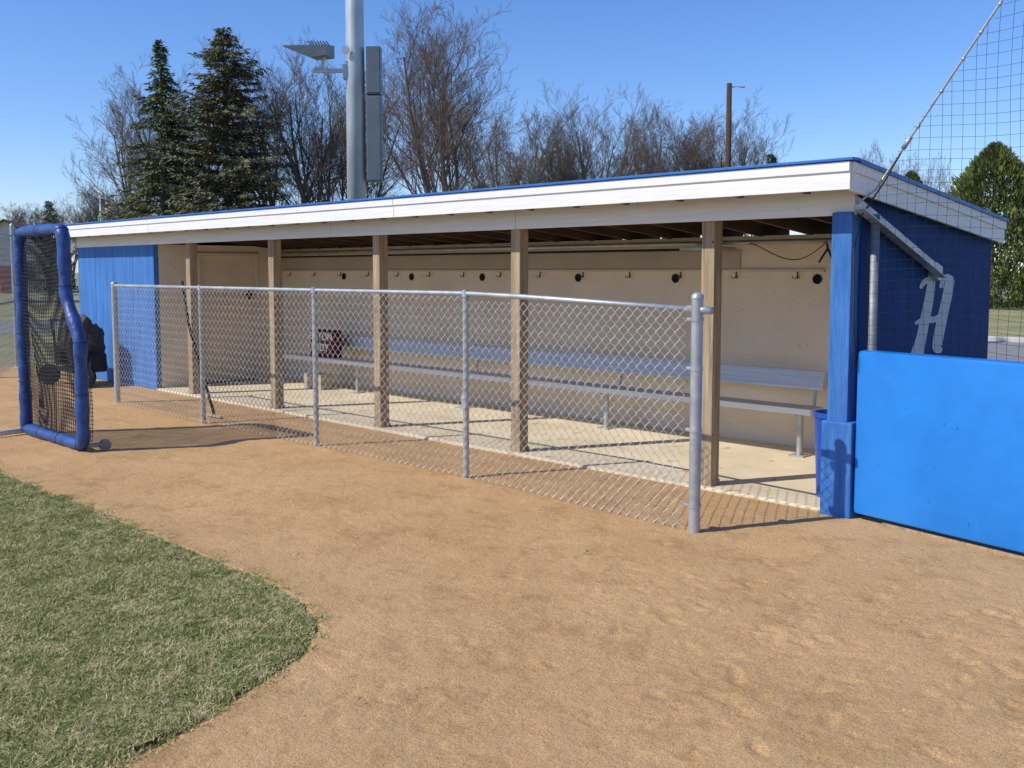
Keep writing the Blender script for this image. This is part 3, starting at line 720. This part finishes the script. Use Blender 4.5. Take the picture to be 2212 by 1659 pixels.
def arbor(seed,H,R0):
    r=random.Random(seed);V=[];F=[]
    for i in range(20000):
        z=H*r.random()**.9;t=z/H
        prof=min(1,(t*7)**.5+.3)*(1-t**2.6)**.75
        az=r.uniform(0,2*pi);rad=R0*prof*(1+.16*sin(az*5+z*1.7)+.10*sin(az*11-z*3)+.07*sin(z*7+az*3))*r.uniform(.70,1.05)
        c=Vector((rad*cos(az),rad*sin(az),z));dr=Vector((cos(az)*.5,sin(az)*.5,r.uniform(.3,1.2))).normalized()
        sx_=dr.cross(Vector((r.uniform(-1,1),r.uniform(-1,1),.2))).normalized();ln=r.uniform(.12,.30);w_=r.uniform(.04,.08)
        k=len(V);V+=[c-sx_*w_,c+sx_*w_,c+dr*ln];F.append((k,k+1,k+2))
    me=bpy.data.meshes.new('crown');me.from_pydata([tuple(v) for v in V],[],F);me.materials.append(M['arbor'])
    T=B().tube([(0,0,-.2),(0,0,H*.8)],[.14,.03],8)
    mt=bpy.data.meshes.new('trunk');mt.from_pydata([tuple(v) for v in T.V],[],T.F);mt.materials.append(M['bark'])
    return mt,me
addtree('arborvitae_tree',arbor(4,7.4,2.35),(-11.6,41.5,-.07),label='dense rounded yellow-green arborvitae by the road',cat='tree')
addtree('arborvitae_tree',arbor(6,6.6,1.3),(-16.4,43.9,-.07),label='slender yellow-green arborvitae behind the dugout roof',cat='tree')

# ------------------------------------------------------------ houses, flag
def house(loc,wx,wy,h,hr,rot,lab):
    e=thing('house',lab,'house',(loc[0],loc[1],-.07));e.rotation_euler=(0,0,rot)
    def loc_(o):o.location=(0,0,0);return o
    wv=B().box(-wx/2,wx/2,-wy/2,wy/2,0,h,0)
    wv.add([Vector((-wx/2,-wy/2,h)),Vector((-wx/2,wy/2,h)),Vector((-wx/2,0,h+hr)),Vector((wx/2,-wy/2,h)),Vector((wx/2,wy/2,h)),Vector((wx/2,0,h+hr))],[(0,2,1),(3,4,5)])
    loc_(wv.obj('wall',M['siding'],e))
    r_=B();ov=.4
    for s in (-1,1):
        yo=s*(wy/2+ov);zo=h-ov*hr/(wy/2)
        V=[Vector(v) for v in [(-wx/2-ov,yo,zo),(wx/2+ov,yo,zo),(wx/2+ov,0,h+hr+.02),(-wx/2-ov,0,h+hr+.02)]]
        r_.add(V+[v+Vector((0,0,.12)) for v in V],[(0,1,2,3),(7,6,5,4),(0,4,5,1),(1,5,6,2),(2,6,7,3),(3,7,4,0)])
    loc_(r_.obj('roof',M['roofb'],e))
    for y_ in (-wy/4,wy/4):
        loc_(B().box(wx/2+.002,wx/2+.05,y_-.5,y_+.5,1.1,2.4,.01).obj('window',M['box'],e))
    loc_(B().box(wx/2+.002,wx/2+.06,-.45,.45,0,2.1,.01).obj('door',M['redp'],e))
house((-81,22.9),9,6.5,3.4,2.2,-.5,'small pale house with brown shingle roof')
house((-50.3,45.8),8,7,5.4,2.6,-.7,'white gabled house behind leafless trees')
fp_=thing('flagpole','slim pole flying a small United States flag','flagpole',(-56,19.3,-.07))
B().tube([(-56,19.3,-.07),(-56,19.3,6.3)],.05,8).obj('pole_shaft',M['whitep'],fp_,True)
fr=B();fw_=B();fbq=B()
def fpt(a,z):return Vector((-56,19.3,0))+Rv*a+Fv*(.04*sin(a*9))+Up*(z-a*.35)
for i in range(7):
    z0=6.1-i*.1;(fr if i%2==0 else fw_).add([fpt(a,z) for a in (.05,.25,.45,.65) for z in (z0-.1,z0)],[(0,2,3,1),(2,4,5,3),(4,6,7,5)])
fbq.add([fpt(a,z)-Fv*.006 for a in (.05,.3) for z in (5.75,6.1)],[(0,2,3,1)])
f1=fr.obj('flag',M['redp'],fp_);fw_.obj('flag_stripes',M['whitep'],f1);fbq.obj('flag_canton',M['vinylnavy'],f1)
